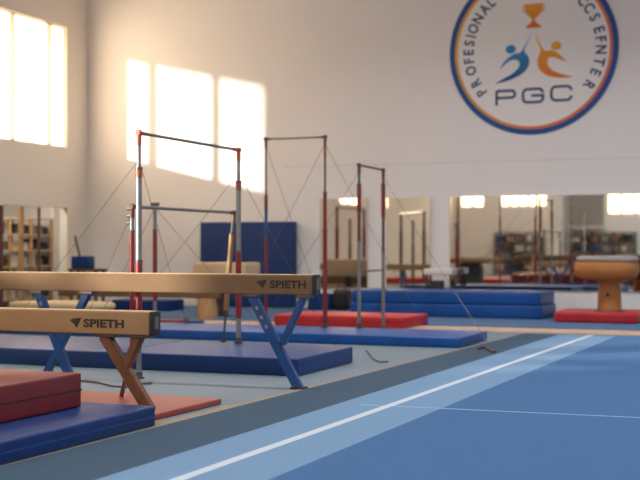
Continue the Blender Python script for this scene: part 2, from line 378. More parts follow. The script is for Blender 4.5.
def stroke(bm, pts, w, y0, y1, rc=0.0):
    """flat lettering stroke: mitred ribbon along points in XZ"""
    P_ = [Vector(p) for p in pts]; Lf, Rt = [], []
    for i, q in enumerate(P_):
        d0 = (q - P_[i - 1]).normalized() if i > 0 else (P_[1] - q).normalized()
        d1 = (P_[i + 1] - q).normalized() if i < len(P_) - 1 else d0
        n0 = Vector((-d0.y, d0.x)); n1 = Vector((-d1.y, d1.x)); nn = (n0 + n1).normalized(); k = w / 2 / max(0.5, nn.dot(n0))
        Lf.append(q + nn * k); Rt.append(q - nn * k)
    for i in range(len(P_) - 1):
        plate(bm, [Lf[i], Lf[i + 1], Rt[i + 1], Rt[i]], y0, y1)
def arc(cx, cz, r, a0, a1, n=5):
    return [(cx + r * math.cos(math.radians(a0 + (a1 - a0) * k / n)), cz + r * math.sin(math.radians(a0 + (a1 - a0) * k / n))) for k in range(n + 1)]
def letter(ch, x0, x1, z0, z1, w):
    bm = B(); h = z1 - z0; r = h * 0.28; i = w / 2; a, b, c, d = x0 + i, x1 - i, z0 + i, z1 - i; m = (c + d) / 2
    ya, yb = LY - 0.016, LY - 0.0101
    if ch == 'P':
        r = (d - m + 0.01) / 2; stroke(bm, [(a, z0), (a, d)], w, ya, yb)
        stroke(bm, [(a, d)] + arc(b - r, d - r, r, 90, -90, 8) + [(a, d - 2 * r)], w, ya, yb)
    if ch in 'CG':
        top = arc(b - r, d - r, r, 5, 90) + arc(a + r, d - r, r, 90, 180) + arc(a + r, c + r, r, 180, 270)
        if ch == 'C': stroke(bm, top + arc(b - r, c + r, r, 270, 355), w, ya, yb)
        else: stroke(bm, top + arc(b - r, c + r, r, 270, 360) + [(b, m), (a + (b - a) * 0.42, m)], w, ya, yb)
    return bm
LT = 2.6 * PX
for ch, xa, xb, yt, yb_ in (('P', 494.8, 516, 88.0, 103.6), ('G', 521.6, 544.2, 87.4, 103.2), ('C', 550.0, 572.4, 86.2, 102.4)):
    obj('letter', letter(ch, lx(xa), lx(xb), lz(yb_), lz(yt), LT), 'navy', t)
def text_bm(body, size, offset=0.0, ext=0.003):
    cu = bpy.data.curves.new('txt', 'FONT'); cu.body = body; cu.size = size; cu.align_x = 'CENTER'; cu.align_y = 'CENTER'
    cu.extrude = ext; cu.offset = offset; cu.resolution_u = 3
    o = bpy.data.objects.new('txt', cu); COL.objects.link(o); dg = bpy.context.evaluated_depsgraph_get(); dg.update()
    me = bpy.data.meshes.new_from_object(o.evaluated_get(dg)); bm = B(); bm.from_mesh(me)
    bpy.data.objects.remove(o); bpy.data.curves.remove(cu); bpy.data.meshes.remove(me)
    cx = [v.co.x for v in bm.verts]; cy = [v.co.y for v in bm.verts]
    bmesh.ops.translate(bm, verts=bm.verts, vec=(-(min(cx) + max(cx)) / 2, -(min(cy) + max(cy)) / 2, 0))
    return bm
STAND = Matrix.Rotation(math.radians(90), 4, 'X')
def arc_text(items, name):
    bm = B()
    for ch, ang in items:        # ang: degrees counter-clockwise from the right
        b2 = text_bm(ch, 0.30, 0.008); a = math.radians(ang); r = 66.5 * PX
        mt = Matrix.Translation((CX + 0.03 + r * math.cos(a), LY - 0.013, CZ + r * math.sin(a))) @ Matrix.Rotation(-(a - math.pi / 2), 4, 'Y') @ STAND @ Matrix.Diagonal((0.84, 1, 1, 1))
        bmesh.ops.transform(b2, matrix=mt, verts=b2.verts)
        me = bpy.data.meshes.new('x'); b2.to_mesh(me); b2.free(); bm.from_mesh(me); bpy.data.meshes.remove(me)
    obj(name, bm, 'letter', t)
arc_text([(c, 180 + a) for c, a in zip('PROFESIONAL', (37, 27, 15.5, 6.5, -1, -9, -15.2, -22, -31.5, -41.5, -49.5))], 'left_lettering')
arc_text([(c, a) for c, a in zip('ICCSEFNTER', (50, 43, 34.5, 25, 13.6, 5.4, -3.4, -13.6, -23, -35))], 'right_lettering')

# ------------------------------------------------------------------ balance beams
def arrow_mark(bm, cx, cz, s, y0, y1):
    """winged mark printed before the lettering"""
    for k, (a, top, b, bot) in enumerate(((-1.0, 0.30, -0.22, -0.35), (-0.62, 0.46, -0.06, -0.66), (-0.20, 0.52, 0.10, -0.70), (0.22, 0.56, 0.16, -0.42))):
        wd = 0.30 if k < 3 else 0.62
        plate(bm, [(cx + s * a, cz + s * top), (cx + s * (a + wd), cz + s * (top + 0.06)), (cx + s * (b + 0.16), cz + s * bot), (cx + s * (b + 0.04), cz + s * bot)], y0 - 0.0003 * k, y1)
def balance_beam(xl, xr, Y, z0, z1, label, body_m, txt, tx0, tx1, tz0, tz1, ix, isz):
    W = 0.13
    t = thing('balance_beam', ((xl + xr) / 2, Y + W / 2, 0 if z0 > 0 else 0), label, 'balance beam')
    bm = box(B(), xl, xr - 0.03, Y, Y + W, z0, z1, 0.016, seg=3); b_ = obj('beam_body', bm, body_m, t, True)
    obj('top_cover', box(B(), xl + 0.01, xr - 0.03, Y + 0.012, Y + W - 0.012, z1 - 0.004, z1 + 0.004, 0.003), 'suede_top', t)
    e_ = obj('end_cap', box(B(), xr - 0.032, xr, Y - 0.003, Y + W + 0.003, z0 - 0.003, z1 + 0.003, 0.014, seg=3), 'black', t, True)
    obj('badge', box(B(), xr - 0.001, xr + 0.003, Y + 0.035, Y + W - 0.035, z0 + 0.05, z1 - 0.04, 0.003), 'badge', e_)
    bm = text_bm(txt, 0.1, 0.0035, 0.0012)
    xs = [v.co.x for v in bm.verts]; ys = [v.co.y for v in bm.verts]
    mt = Matrix.Translation(((tx0 + tx1) / 2, Y - 0.0012, (tz0 + tz1) / 2)) @ STAND @ Matrix.Diagonal(((tx1 - tx0) / (max(xs) - min(xs)), (tz1 - tz0) / (max(ys) - min(ys)), 1, 1))
    bmesh.ops.transform(bm, matrix=mt, verts=bm.verts); obj('lettering', bm, 'print', t)
    bm = B(); arrow_mark(bm, ix, (tz0 + tz1) / 2 + 0.005, isz, Y - 0.003, Y + 0.002); obj('maker_mark', bm, 'print', t)
    return t
# far beam
FY = 10.47; fz0, fz1 = 0.897, 1.086
far = balance_beam(-8.6, -4.235, FY, fz0, fz1, 'longer, taller balance beam with blue steel legs, standing behind the near one', 'suede_dark', 'SPIETH',
    x_at(270, FY), x_at(306, FY), z_at(288, 288.6, FY), z_at(288, 280.4, FY), x_at(262, FY), 0.060)
LYc = FY + 0.065
for nm, P0, P1, wd in (('leg', (-4.925, fz0 - 0.01), (-4.43, 0.0), 0.088), ('strut', (-4.372, fz0 - 0.01), (-4.60, 0.42), 0.062),
                   ('leg', (-7.38, fz0 - 0.01), (-6.99, 0.0), 0.088), ('strut', (-6.77, fz0 - 0.01), (-7.30, 0.0), 0.070)):
    bm = B(); sh = 0.0 if nm == 'leg' else 0.002
    beam_box(bm, (P0[0], LYc + sh, P0[1]), (P1[0], LYc + sh, P1[1]), wd, 0.07, 0.006)
    l_ = obj(nm, bm, 'blue_steel', far)
    if nm == 'leg':
        bm = B(); d = Vector((P1[0] - P0[0], 0, P1[1] - P0[1]))
        for q in (0.14, 0.24, 0.34):
            c = Vector((P0[0], LYc - 0.036, P0[1])) + d * q; beam_box(bm, c - d.normalized() * 0.018, c + d.normalized() * 0.018, 0.03, 0.004)
        obj('hole_marks', bm, 'steel', l_)
        bm = box(B(), P1[0] - 0.07, P1[0] + 0.07, LYc - 0.06, LYc + 0.06, 0.0, 0.02, 0.006); obj('foot_plate', bm, 'black', l_)
for xx in (-4.92, -4.37, -7.38, -6.77):
    bm = box(B(), xx - 0.075, xx + 0.075, LYc - 0.055, LYc + 0.055, fz0 - 0.03, fz0 + 0.002, 0.006); obj('bracket', bm, 'steel_dark', far)
# near beam
NY = 8.21; nz0, nz1 = 0.655, 0.842
near = balance_beam(-8.4, x_at(152.5, NY), NY, nz0, nz1, 'nearer, lower balance beam with brown wooden legs, above the stacked mats', 'suede', 'SPIETH',
    x_at(83.5, NY), x_at(124, NY), z_at(104, 327.8, NY), z_at(104, 319.2, NY), x_at(76, NY), 0.058)
NYc = NY + 0.065
for dx in (0.0, -2.9):
    bm = B(); beam_box(bm, (-5.165 + dx, NYc, nz0 - 0.008), (-4.745 + dx, NYc, 0.052), 0.088, 0.08, 0.008); l_ = obj('leg', bm, 'wood', near)
    bm = B(); beam_box(bm, (-4.84 + dx, NYc, nz0 - 0.008), (-4.965 + dx, NYc, 0.40), 0.066, 0.076, 0.008); obj('strut', bm, 'wood', near)
    bm = B(); beam_box(bm, (-4.90 + dx, NYc + 0.05, nz0 - 0.008), (-5.50 + dx, 9.08, 0.05), 0.030, 0.030, 0.004); obj('rear_brace', bm, 'steel_dark', near)
    for x0, x1 in ((-5.23, -5.05), (-4.90, -4.74)):
        obj('bracket', box(B(), x0 + dx, x1 + dx, NYc - 0.05, NYc + 0.05, nz0 - 0.022, nz0 + 0.002, 0.005), 'steel_dark', near)
    bm = B()
    for q in (0.42, 0.50):
        c = Vector((-5.165 + dx, NYc - 0.04, nz0)).lerp(Vector((-4.745 + dx, NYc - 0.04, 0.052)), q); tube(bm, c, c + Vector((0, -0.008, 0)), 0.010)
    obj('bolts', bm, 'steel_dark', l_)

# ------------------------------------------------------------------ mats
def mat_block(name, x0, x1, y0, y1, z0, z1, m, label, seam=0.5, seam_m='seam_blue', bev=0.022, rot=0.0, piv=None, cat='gym mat', folds=(), group=None, two=False):
    t = thing(name, ((x0 + x1) / 2, (y0 + y1) / 2, z0), label, cat, group)
    if two:
        zm = (z0 + z1) / 2
        obj('lower_panel', box(B(), x0, x1, y0, y1, z0, zm - 0.001, bev, rot, piv, 3), m, t, True)
        obj('upper_panel', box(B(), x0, x1, y0, y1, zm + 0.001, z1, bev, rot, piv, 3), m, t, True)
    else:
        obj('cover', box(B(), x0, x1, y0, y1, z0, z1, bev, rot, piv, 3), m, t, True)
        if seam:
            zs = z0 + (z1 - z0) * seam
            obj('zip_seam', box(B(), x0 - 0.003, x1 + 0.003, y0 - 0.003, y1 + 0.003, zs - 0.005, zs + 0.005, 0, rot, piv), seam_m, t)
    for fx in folds:
        obj('fold_seam', box(B(), fx - 0.006, fx + 0.006, y0 + bev, y1 - bev, z1 - 0.004, z1 + 0.003, 0, rot, piv), seam_m, t)
    return t
r2 = -math.radians(1.9)
# front left stack
pv = Vector((-4.51, 7.94, 0))
mat_block('landing_mat', -9.5, -4.51, 4.6, 7.94, 0.0, 0.152, 'blue', 'dark blue gym mat in the left foreground under the thick red mat', 0.5, 'pipe_blue', 0.02, r2, pv)
pv = Vector((-5.0, 7.69, 0))
mat_block('crash_mat', -9.3, -5.0, 4.9, 7.69, 0.153, 0.408, 'red', 'thick dark red folded mat lying on the blue foreground mat', 0.5, 'seam', bev=0.018, rot=r2, piv=pv)
pv = Vector((-4.61, 9.25, 0))
mat_block('thin_mat', -7.9, -4.61, 8.06, 9.25, 0.0, 0.05, 'red_dull', 'thin faded red mat on the floor beneath the near balance beam', None, bev=0.012, rot=-math.radians(2.6), piv=pv)
# behind the beams
mat_block('landing_mat', -9.8, -4.85, 11.5, 13.16, 0.0, 0.187, 'blue_deep', 'long dark blue mat on grey floor directly behind the far balance beam', None, bev=0.02, folds=(-7.1,))
mat_block('landing_mat', -11.9, -4.2, 15.55, 17.02, 0.0, 0.137, 'blue_bright', 'long bright blue mat under the tall bars, beyond the dark blue one', None, bev=0.02, folds=(-6.9, -9.0))
mat_block('landing_mat', -8.35, x_at(406, 18.75), 18.75, 20.0, 0.013, 0.20, 'red_bright', 'bright red mat on the floor in front of narrow mirrors', 0.5, 'red', 0.03)
mat_block('stacked_mat', -8.2, -4.43, 22.1, 23.5, 0.0125, 0.26, 'blue_bright', 'lower of two blue mats stacked below the mirrors', None, bev=0.03)
mat_block('stacked_mat', -8.18, -4.46, 22.12, 23.5, 0.262, 0.505, 'blue_bright', 'upper of two blue mats stacked below the mirrors', None, bev=0.03, folds=(-6.9, -5.6))
mat_block('vault_mat', -4.07, -2.62, 21.4, 22.75, 0.0125, 0.20, 'red_bright', 'small red mat under the vaulting table at far right', 0.55, 'red', 0.04)
a, b = x_at(114, 22.0), x_at(168, 22.0)
mat_block('small_mat', a, b, 21.9, 22.7, 0.0125, 0.24, 'blue', 'small blue block mat near left back corner between the red posts', None, bev=0.03)
q = on_z(172, 325.5, 0.012); mat_block('folded_mat', q.x - 0.35, q.x + 0.12, q.y, q.y + 0.4, 0.0125, 0.10, 'red', 'small dark red folded mat on floor, beside the wooden column', None, bev=0.02)
q = on_z(190, 324.5, 0.012); mat_block('folded_mat', q.x - 0.16, q.x + 0.1, q.y + 0.02, q.y + 0.35, 0.0125, 0.07, 'blue_deep', 'tiny dark blue mat left of the wooden column', None, bev=0.015)
# tall pad against the back wall
a, b = x_at(200, YB - 0.25), x_at(293, YB - 0.25)
t = thing('wall_pad', ((a + b) / 2, YB - 0.13, 0.0), 'tall blue crash pad standing upright against the back wall', 'gym mat')
obj('cover', box(B(), a, b, YB - 0.25, YB - 0.022, 0.0125, 1.91, 0.03, seg=3), 'wallpad', t, True)
zs = z_at(250, 258, YB - 0.25); obj('seam_strip', box(B(), a + 0.9, b - 0.02, YB - 0.254, YB - 0.248, zs - 0.008, zs + 0.008), 'pipe_blue', t)
obj('strap', box(B(), a + 1.0, a + 1.06, YB - 0.256, YB - 0.248, 0.9, 1.5), 'seam_blue', t)

# ------------------------------------------------------------------ bars
def rail_cap(bm, p, ax, r=0.035):
    d = Vector(ax) * 0.05; tube(bm, Vector(p) - d, Vector(p) + d, r)
def upright(t, x, y, z0, z1, bands, foot=True, lean=(0, 0)):
    """post made of telescoping coloured sections (z from, z to, material, radius); lean = shift of the foot"""
    def at(z): k = (z1 - z) / (z1 - z0); return Vector((x + lean[0] * k, y + lean[1] * k, z))
    first = None
    for (a, b, m_, r) in bands:
        o = obj('post_section', tube(B(), at(a), at(b), r, seg=16), m_, t, True); first = first or o
    for (a, b, m_, r) in bands[:-1]:
        obj('collar', tube(B(), at(b) - Vector((0, 0, 0.012)), at(b) + Vector((0, 0, 0.018)), r + 0.004), 'steel_dark', t, True)
    if foot:
        p = at(z0); bm = B(); tube(bm, p + Vector((0, 0, 0.001)), p + Vector((0, 0, 0.02)), 0.055); tube(bm, p + Vector((0, 0, 0.02)), p + Vector((0, 0, 0.07)), 0.036)
        obj('foot', bm, 'steel_dark', t, True)
def rail(t, p0, p1, r=0.016, m_='bar', cap='orange', capl=0.16):
    p0 = Vector(p0); p1 = Vector(p1); d = (p1 - p0).normalized()
    o = obj('rail', tube(B(), p0, p1, r), m_, t, True)
    for p, s in ((p0, 1), (p1, -1)):
        bm = B(); tube(bm, p - d * s * 0.03, p + d * s * capl, r + 0.010, r + 0.003)
        tube(bm, p - Vector((0, 0, 0.13)), p + Vector((0, 0, 0.03)), r + 0.009)
        obj('clamp', bm, cap, t, True)
def guys(t, lst, r=0.003):
    for p0, p1 in lst:
        p0 = Vector(p0); p1 = Vector(p1)
        obj('guy_cable', cable(B(), p0, p1, r, 0.03), 'cable', t)
# set A: uneven bars behind the beams
t = thing('uneven_bars', (-6.4, 12.5, 0), 'uneven bars with grey and red posts in front of left wall corner, orange clamps', 'gymnastics bars')
ax, ay0, ay1 = -6.29, 10.73, 13.08
upright(t, ax, ay0, 0.0, 2.52, [(0, 0.45, 'steel', 0.028), (0.45, 1.2, 'red_paint', 0.034), (1.2, 2.07, 'steel', 0.029), (2.07, 2.15, 'orange', 0.035), (2.15, 2.50, 'steel', 0.022)])
upright(t, ax, ay1, 0.188, 2.52, [(0.188, 0.50, 'steel', 0.032), (0.50, 1.29, 'red_paint', 0.036), (1.29, 2.05, 'steel', 0.030), (2.05, 2.13, 'orange', 0.036), (2.13, 2.50, 'steel', 0.022)])
rail(t, (ax, ay0, 2.52), (ax, ay1, 2.52), 0.018)
lx_, ly0, ly1 = -6.9, 11.62, 14.2
upright(t, lx_, ly0, 0.188, 1.80, [(0.188, 1.0, 'red_paint', 0.024), (1.0, 1.52, 'red_paint', 0.028), (1.52, 1.78, 'steel', 0.022)])
upright(t, lx_, ly1, 0.0, 1.80, [(0.0, 0.5, 'steel_dark', 0.016), (0.5, 1.52, 'suede', 0.034), (1.52, 1.78, 'steel', 0.020)], lean=(-0.5, 0.7))
rail(t, (lx_, ly0, 1.80), (lx_, ly1, 1.80), 0.020, cap='brown_post', capl=0.12)
for z_ in (1.62, 1.70, 1.78):
    bm = B(); tube(bm, (lx_ - 0.06, ly0, z_), (lx_ - 0.02, ly0, z_), 0.02)
    obj('adjuster_knob', bm, 'steel', t, True)
G = lambda px, py: on_z(px, py, 0.004)
guys(t, [((ax, ay0, 2.25), G(12, 323)), ((ax, ay1, 2.25), G(112, 332)), ((ax, ay1, 2.25), G(326, 331.5)), ((ax, ay0, 2.25), G(188, 331)), ((lx_, ly0, 1.75), (-9.6, 14.6, 0.0))])
# single upright to the left of it
u = x_at(155, 15.9)
t = thing('bar_upright', (u, 15.9, 0.137), 'lone red and silver upright post behind left end of the low bar', 'post')
upright(t, u, 15.9, 0.138, 2.0, [(0.138, 0.55, 'steel', 0.028), (0.55, 1.60, 'red_paint', 0.034), (1.60, 1.98, 'steel', 0.028)])
obj('head_clamp', box(B(), u - 0.06, u + 0.06, 15.86, 15.94, 1.965, 2.02, 0.015), 'steel_dark', t)
guys(t, [((u, 15.9, 1.95), (u - 2.2, 17.7, 0.0)), ((u, 15.9, 1.95), (u + 0.9, 17.9, 0.0))], 0.004)
# set B: tall horizontal bar
by = 16.74; xb0, xb1 = x_at(266, by), x_at(325, by)
t = thing('horizontal_bar', ((xb0 + xb1) / 2, by, 0.137), 'tallest bar frame, in front of the tall blue wall pad', 'gymnastics bars')
upright(t, xb0, by, 0.138, 3.0, [(0.138, 1.5, 'red_paint', 0.024), (1.5, 1.92, 'blue_steel', 0.024), (1.92, 2.12, 'red_paint', 0.027), (2.12, 2.98, 'steel_dark', 0.015)])
upright(t, xb1, by, 0.138, 3.0, [(0.138, 1.6, 'red_paint', 0.033), (1.6, 2.16, 'red_paint', 0.028), (2.16, 2.72, 'brown_post', 0.016), (2.72, 2.98, 'orange', 0.022)])
rail(t, (xb0, by, 3.0), (xb1, by, 3.0), 0.014, cap='brown_post', capl=0.08)
guys(t, [((xb1, by, 2.9), G(228, 330)), ((xb1, by, 2.9), G(424, 325)), ((xb0, by, 2.9), G(330, 329))])
# set C: shorter frame
t = thing('horizontal_bar', (-6.16, 17.5, 0), 'lower narrow bar frame with red sleeves in front of the two narrow mirrors', 'gymnastics bars')
xc0, yc0, xc1, yc1 = -6.14, 16.93, -6.19, 18.2
upright(t, xc0, yc0, 0.138, 2.58, [(0.138, 1.45, 'steel', 0.028), (1.45, 1.88, 'brown_post', 0.026), (1.88, 2.28, 'red_paint', 0.034), (2.28, 2.56, 'steel_dark', 0.020)])
upright(t, xc1, yc1, 0.0, 2.58, [(0.0, 1.3, 'steel', 0.028), (1.3, 1.82, 'steel_dark', 0.024), (1.82, 2.35, 'red_paint', 0.034), (2.35, 2.56, 'brown_post', 0.020)])
rail(t, (xc0, yc0, 2.58), (xc1, yc1, 2.58), 0.018, 'steel_dark', 'brown_post', 0.1)
bm = B(); tube(bm, (xc0, yc0, 0.98), (xc1, yc1, 0.98), 0.014); obj('cross_brace', bm, 'brown_post', t)
guys(t, [((xc1, yc1, 2.48), G(492, 349)), ((xc0, yc0, 2.48), G(262, 322))])

def rounded_body(bm, x0, x1, y0, y1, z0, z1, n=4.0, seg=36, rings=10, lower=0.62):
    """pillow-like padded body: superellipse plan, rounded rim"""
    cx, cy, hx, hy = (x0 + x1) / 2, (y0 + y1) / 2, (x1 - x0) / 2, (y1 - y0) / 2; prev = None; H = z1 - z0
    for i in range(rings + 1):
        f = i / rings; s = (1 - abs(2 * f - 1) ** 3.2) ** (1 / 3.2) if 0 < f < 1 else 0.0
        s = 0.80 + 0.20 * s
        if f < 0.5: s *= lower + (1 - lower) * min(1, (f / 0.5) ** 0.7)
        ring = []
        for k in range(seg):
            a = 2 * math.pi * k / seg; c, sn = math.cos(a), math.sin(a)
            ring.append(bm.verts.new((cx + hx * s * math.copysign(abs(c) ** (2 / n), c), cy + hy * s * math.copysign(abs(sn) ** (2 / n), sn), z0 + H * f)))
        if prev:
            for k in range(seg): bm.faces.new([prev[k], prev[(k + 1) % seg], ring[(k + 1) % seg], ring[k]])
        else: bm.faces.new(ring[::-1])
        prev = ring
    bm.faces.new(prev); return bm

# bars on the left side of the hall, seen in the mirrors
def far_bars(label, x0, y0, x1, y1, z, m1='red_paint', m2='brown_post'):
    t = thing('horizontal_bar', ((x0 + x1) / 2, (y0 + y1) / 2, 0), label, 'gymnastics bars')
    for x, y in ((x0, y0), (x1, y1)): upright(t, x, y, 0.0, z, [(0, 1.0, m1, 0.055), (1.0, z * 0.75, m1, 0.060), (z * 0.75, z - 0.02, m2, 0.045)])
    rail(t, (x0, y0, z), (x1, y1, z), 0.03, 'steel_dark', m2, 0.1)
def mir(px, Y): return x_at(px, 2 * (YB - 0.045) - Y)      # where a thing stands whose mirror image is seen at a pixel column
far_bars('red bar frame reflected in the leftmost narrow mirror', mir(337, 13.0), 13.0, mir(364, 10.8), 10.8, 2.62)
far_bars('dark brown bar frame reflected in the middle narrow mirror', mir(424, 11.0), 11.0, mir(401, 9.4), 9.4, 2.5, 'brown_post', 'steel_dark')
def lone_post(label, px, Y, z, m1, arm=False):
    X = mir(px, Y); t = thing('bar_upright', (X, Y, 0), label, 'post')
    upright(t, X, Y, 0, z, [(0, z * 0.6, m1, 0.055), (z * 0.6, z - 0.01, m1, 0.045)])
lone_post('thin red brown post reflected midway in the leftmost narrow mirror', 350, 9.2, 2.35, 'brown_post')
lone_post('yellowish wooden post reflected in the middle narrow mirror', 413, 8.2, 2.3, 'wood')
lone_post('tall dark red post reflected at left end of the wide mirror', 458, 8.4, 3.3, 'red_paint')
Yb = 13.7
t = thing('balance_beam', (-12.5, Yb, 0), 'tan balance beam whose reflection crosses the two narrow mirrors', 'balance beam')
obj('beam_body', box(B(), -14.6, mir(434, Yb), Yb - 0.07, Yb + 0.07, 0.64, 0.82, 0.02), 'suede', t, True)
for xx in (-13.9, -11.3):
    for sg in (-1, 1): obj('leg', beam_box(B(), (xx, Yb + sg * 0.03, 0.63), (xx, Yb + sg * 0.35, 0.0), 0.06, 0.06), 'blue_steel', t)
X = mir(468, 8.0)
t = thing('vaulting_table', (X, 7.6, 0), 'dark bodied vaulting table with tan top, reflected left in wide mirror', 'vaulting table')
obj('top_pad', rounded_body(B(), X - 0.75, X + 0.75, 7.1, 8.1, 0.78, 0.98, 5, lower=0.95), 'suede', t, True)
obj('body', rounded_body(B(), X - 0.42, X + 0.42, 7.3, 7.9, 0.001, 0.775, 5, lower=0.95), 'dark', t, True)

# ------------------------------------------------------------------ vaulting table (right) and others
vx, vy = x_at(606.5, 22.0), 22.0
t = thing('vaulting_table', (vx, vy, 0.2), 'tan vaulting table with pale top on round column, far right by mirror', 'vaulting table')
obj('body', rounded_body(B(), vx - 0.56, vx + 0.56, vy - 0.45, vy + 0.5, 0.76, 1.10, 3.2, lower=0.86), mat('vault_tan', (180, 118, 58), 0.5, var=0.08, scale=4), t, True)
obj('top_pad', rounded_body(B(), vx - 0.53, vx + 0.55, vy - 0.42, vy + 0.48, 1.07, 1.19, 3.2, lower=0.98), mat('vault_top', (164, 154, 148), 0.6, var=0.05, scale=5), t, True)
cxx = x_at(609.5, 22.0)
obj('column', tube(B(), (cxx, vy, 0.215), (cxx, vy, 0.79), 0.215, 0.19, 28), mat('vault_column', (178, 118, 58), 0.5, rgb2=(150, 96, 48), scale=3), t, True)
obj('base_plate', tube(B(), (cxx, vy, 0.201), (cxx, vy, 0.225), 0.30, 0.28, 28), 'steel_dark', t, True)
obj('adjuster_knob', tube(B(), (cxx, vy - 0.25, 0.5), (cxx, vy - 0.18, 0.5), 0.03), 'black', t, True)
# vault behind the far beam
q = x_at(228, 20.9)
t = thing('vaulting_table', (q, 20.9, 0.012), 'pale topped vaulting table half hidden behind far beam, by the wall pad', 'vaulting table')
obj('body', box(B(), x_at(200, 20.9), x_at(252, 20.9), 20.6, 21.3, 0.62, 1.05, 0.04, seg=3), 'suede_top', t, True)
obj('column', tube(B(), (x_at(222, 20.9), 20.95, 0.03), (x_at(222, 20.9), 20.95, 0.619), 0.10, 0.10, 20), 'brown_post', t, True)
obj('base_plate', tube(B(), (x_at(222, 20.9), 20.95, 0.0125), (x_at(222, 20.9), 20.95, 0.03), 0.2, 0.2, 20), 'steel_dark', t, True)
# low practice beam on a thick wooden column
ybm = 20.1
t = thing('practice_beam', (x_at(200, ybm), ybm, 0), 'low tan practice beam on a thick pale wooden column', 'balance beam')
obj('beam_body', box(B(), x_at(60, ybm), x_at(219, ybm), ybm - 0.08, ybm + 0.08, z_at(190, 298, ybm), z_at(190, 287, ybm), 0.02), 'suede_dark', t, True)
zz = z_at(190, 298, ybm)
xc_ = x_at(207, ybm); obj('column', tube(B(), (xc_, ybm, 0.012), (xc_, ybm, zz - 0.001), 0.19, 0.175, 24), 'wood_pale', t, True)
xc_ = x_at(66, ybm); obj('column', tube(B(), (xc_, ybm, 0.012), (xc_, ybm, zz - 0.001), 0.14, 0.14, 24), 'wood_pale', t, True)
# low beige padded trainer between the beams
yy = 17.9; a, b = x_at(14, yy), x_at(112, yy); zt_ = z_at(70, 301.5, yy)
t = thing('mushroom_trainer', ((a + b) / 2, yy, 0), 'wide low beige padded trainer seen between the two balance beams, left side', 'gym trainer')
obj('top_pad', rounded_body(B(), a, b, yy - 0.5, yy + 0.5, zt_ - 0.16, zt_, 2.4, lower=0.95), 'suede_top', t, True)
obj('pedestal', tube(B(), ((a + b) / 2, yy, 0.0), ((a + b) / 2, yy, zt_ - 0.15), 0.36, 0.30, 28), 'suede_dark', t, True)
# padded block on a stand in the left corner, with a leaning pole
yy = 22.6; a, b = x_at(75, yy), x_at(91, yy); z0_, z1_ = z_at(83, 268.5, yy), z_at(83, 256, yy)
t = thing('spotting_block', ((a + b) / 2, yy, 0), 'blue padded block on a wooden stand near left wall corner', 'padded block')
obj('pad', box(B(), a, b, yy - 0.16, yy + 0.16, z0_, z1_, 0.03, seg=3), 'blue_deep', t, True)
obj('stand_top', box(B(), a - 0.05, b + 0.3, yy - 0.2, yy + 0.2, z0_ - 0.06, z0_ - 0.001, 0.01), 'wood', t)
for xx in (a, b + 0.22):
    for yv in (yy - 0.15, yy + 0.15): obj('leg', box(B(), xx - 0.03, xx + 0.03, yv - 0.03, yv + 0.03, 0.0125, z0_ - 0.061), 'wood', t)
bm = B(); tube(bm, (x_at(92, yy + 0.32), yy + 0.32, 0.013), (x_at(75, yy + 0.45), yy + 0.45, z_at(75, 236, yy + 0.45)), 0.028)
tag(obj('wooden_pole', bm, 'wood', None, True), 'slim brown wooden pole leaning behind the blue padded block', 'pole')
# things by the wall below the mirrors
yy = 23.9
t = thing('gear_bag', (x_at(344, yy), yy, 0.012), 'black gear bag on the floor left of the stacked blue mats', 'bag')
obj('bag_body', rounded_body(B(), x_at(335, yy), x_at(350, yy), yy - 0.2, yy + 0.2, 0.0125, 0.44, 5, lower=0.95), 'black', t, True)
obj('handle', (lambda bm: (path(bm, [Vector((x_at(338, yy), yy - 0.1, 0.42)), Vector((x_at(340, yy), yy - 0.1, 0.52)), Vector((x_at(345, yy), yy - 0.1, 0.52)), Vector((x_at(347, yy), yy - 0.1, 0.42))], 0.012), bm)[1])(B()), 'dark', t)
mat_block('small_mat', x_at(311, yy), x_at(333, yy), yy - 0.2, yy + 0.25, 0.0125, 0.36, 'blue_deep', 'dark blue block mat by back wall between the wall pad and black bag', None, bev=0.03)
yy = 24.0; a, b = x_at(426, yy), x_at(455, yy); zt_ = z_at(440, 268.5, yy)
t = thing('padded_stool', ((a + b) / 2, yy, 0.012), 'small white topped stool against the white strip between mirrors', 'stool')
obj('seat', box(B(), a, b, yy - 0.18, yy + 0.2, zt_ - 0.13, zt_, 0.03, seg=3), 'white_paint', t, True)
for xx in (a + 0.06, b - 0.06):
    for yv in (yy - 0.12, yy + 0.14): obj('leg', box(B(), xx - 0.018, xx + 0.018, yv - 0.018, yv + 0.018, 0.0125, zt_ - 0.131), 'dark', t)
tag(obj('plastic_bin', box(B(), x_at(431, yy) , x_at(443, yy), yy - 0.09, yy + 0.1, 0.0125, z_at(440, 280.5, yy), 0.015), 'dark'), 'dark grey bin standing under the white topped stool', 'bin')

# floor cable behind the near beam and loose straps
bm = B(); pts = [on_z(px, py, 0.012) for px, py in ((60, 378), (84, 381), (98, 382.5), (112, 386), (126, 387), (140, 384), (152, 383))]
path(bm, pts, 0.009); tag(obj('floor_cable', bm, 'cable_black'), 'thin dark cable lying on the grey floor behind the near beam', 'cable')
bm = B(); pts = [on_z(px, py, 0.012) for px, py in ((366, 350.5), (369, 353), (373, 359), (381, 362), (388, 361.5))]
path(bm, pts, 0.009); tag(obj('tie_strap', bm, 'steel_dark'), 'short dark strap on grey floor in front of the bright blue mat', 'strap')
bm = B(); pts = [on_z(px, py, 0.028) for px, py in ((478, 349), (485, 347), (490, 350), (495, 352))]
path(bm, pts, 0.016); tag(obj('tie_strap', bm, 'brown_post'), 'short brown strap at right corner of the bright blue mat', 'strap')

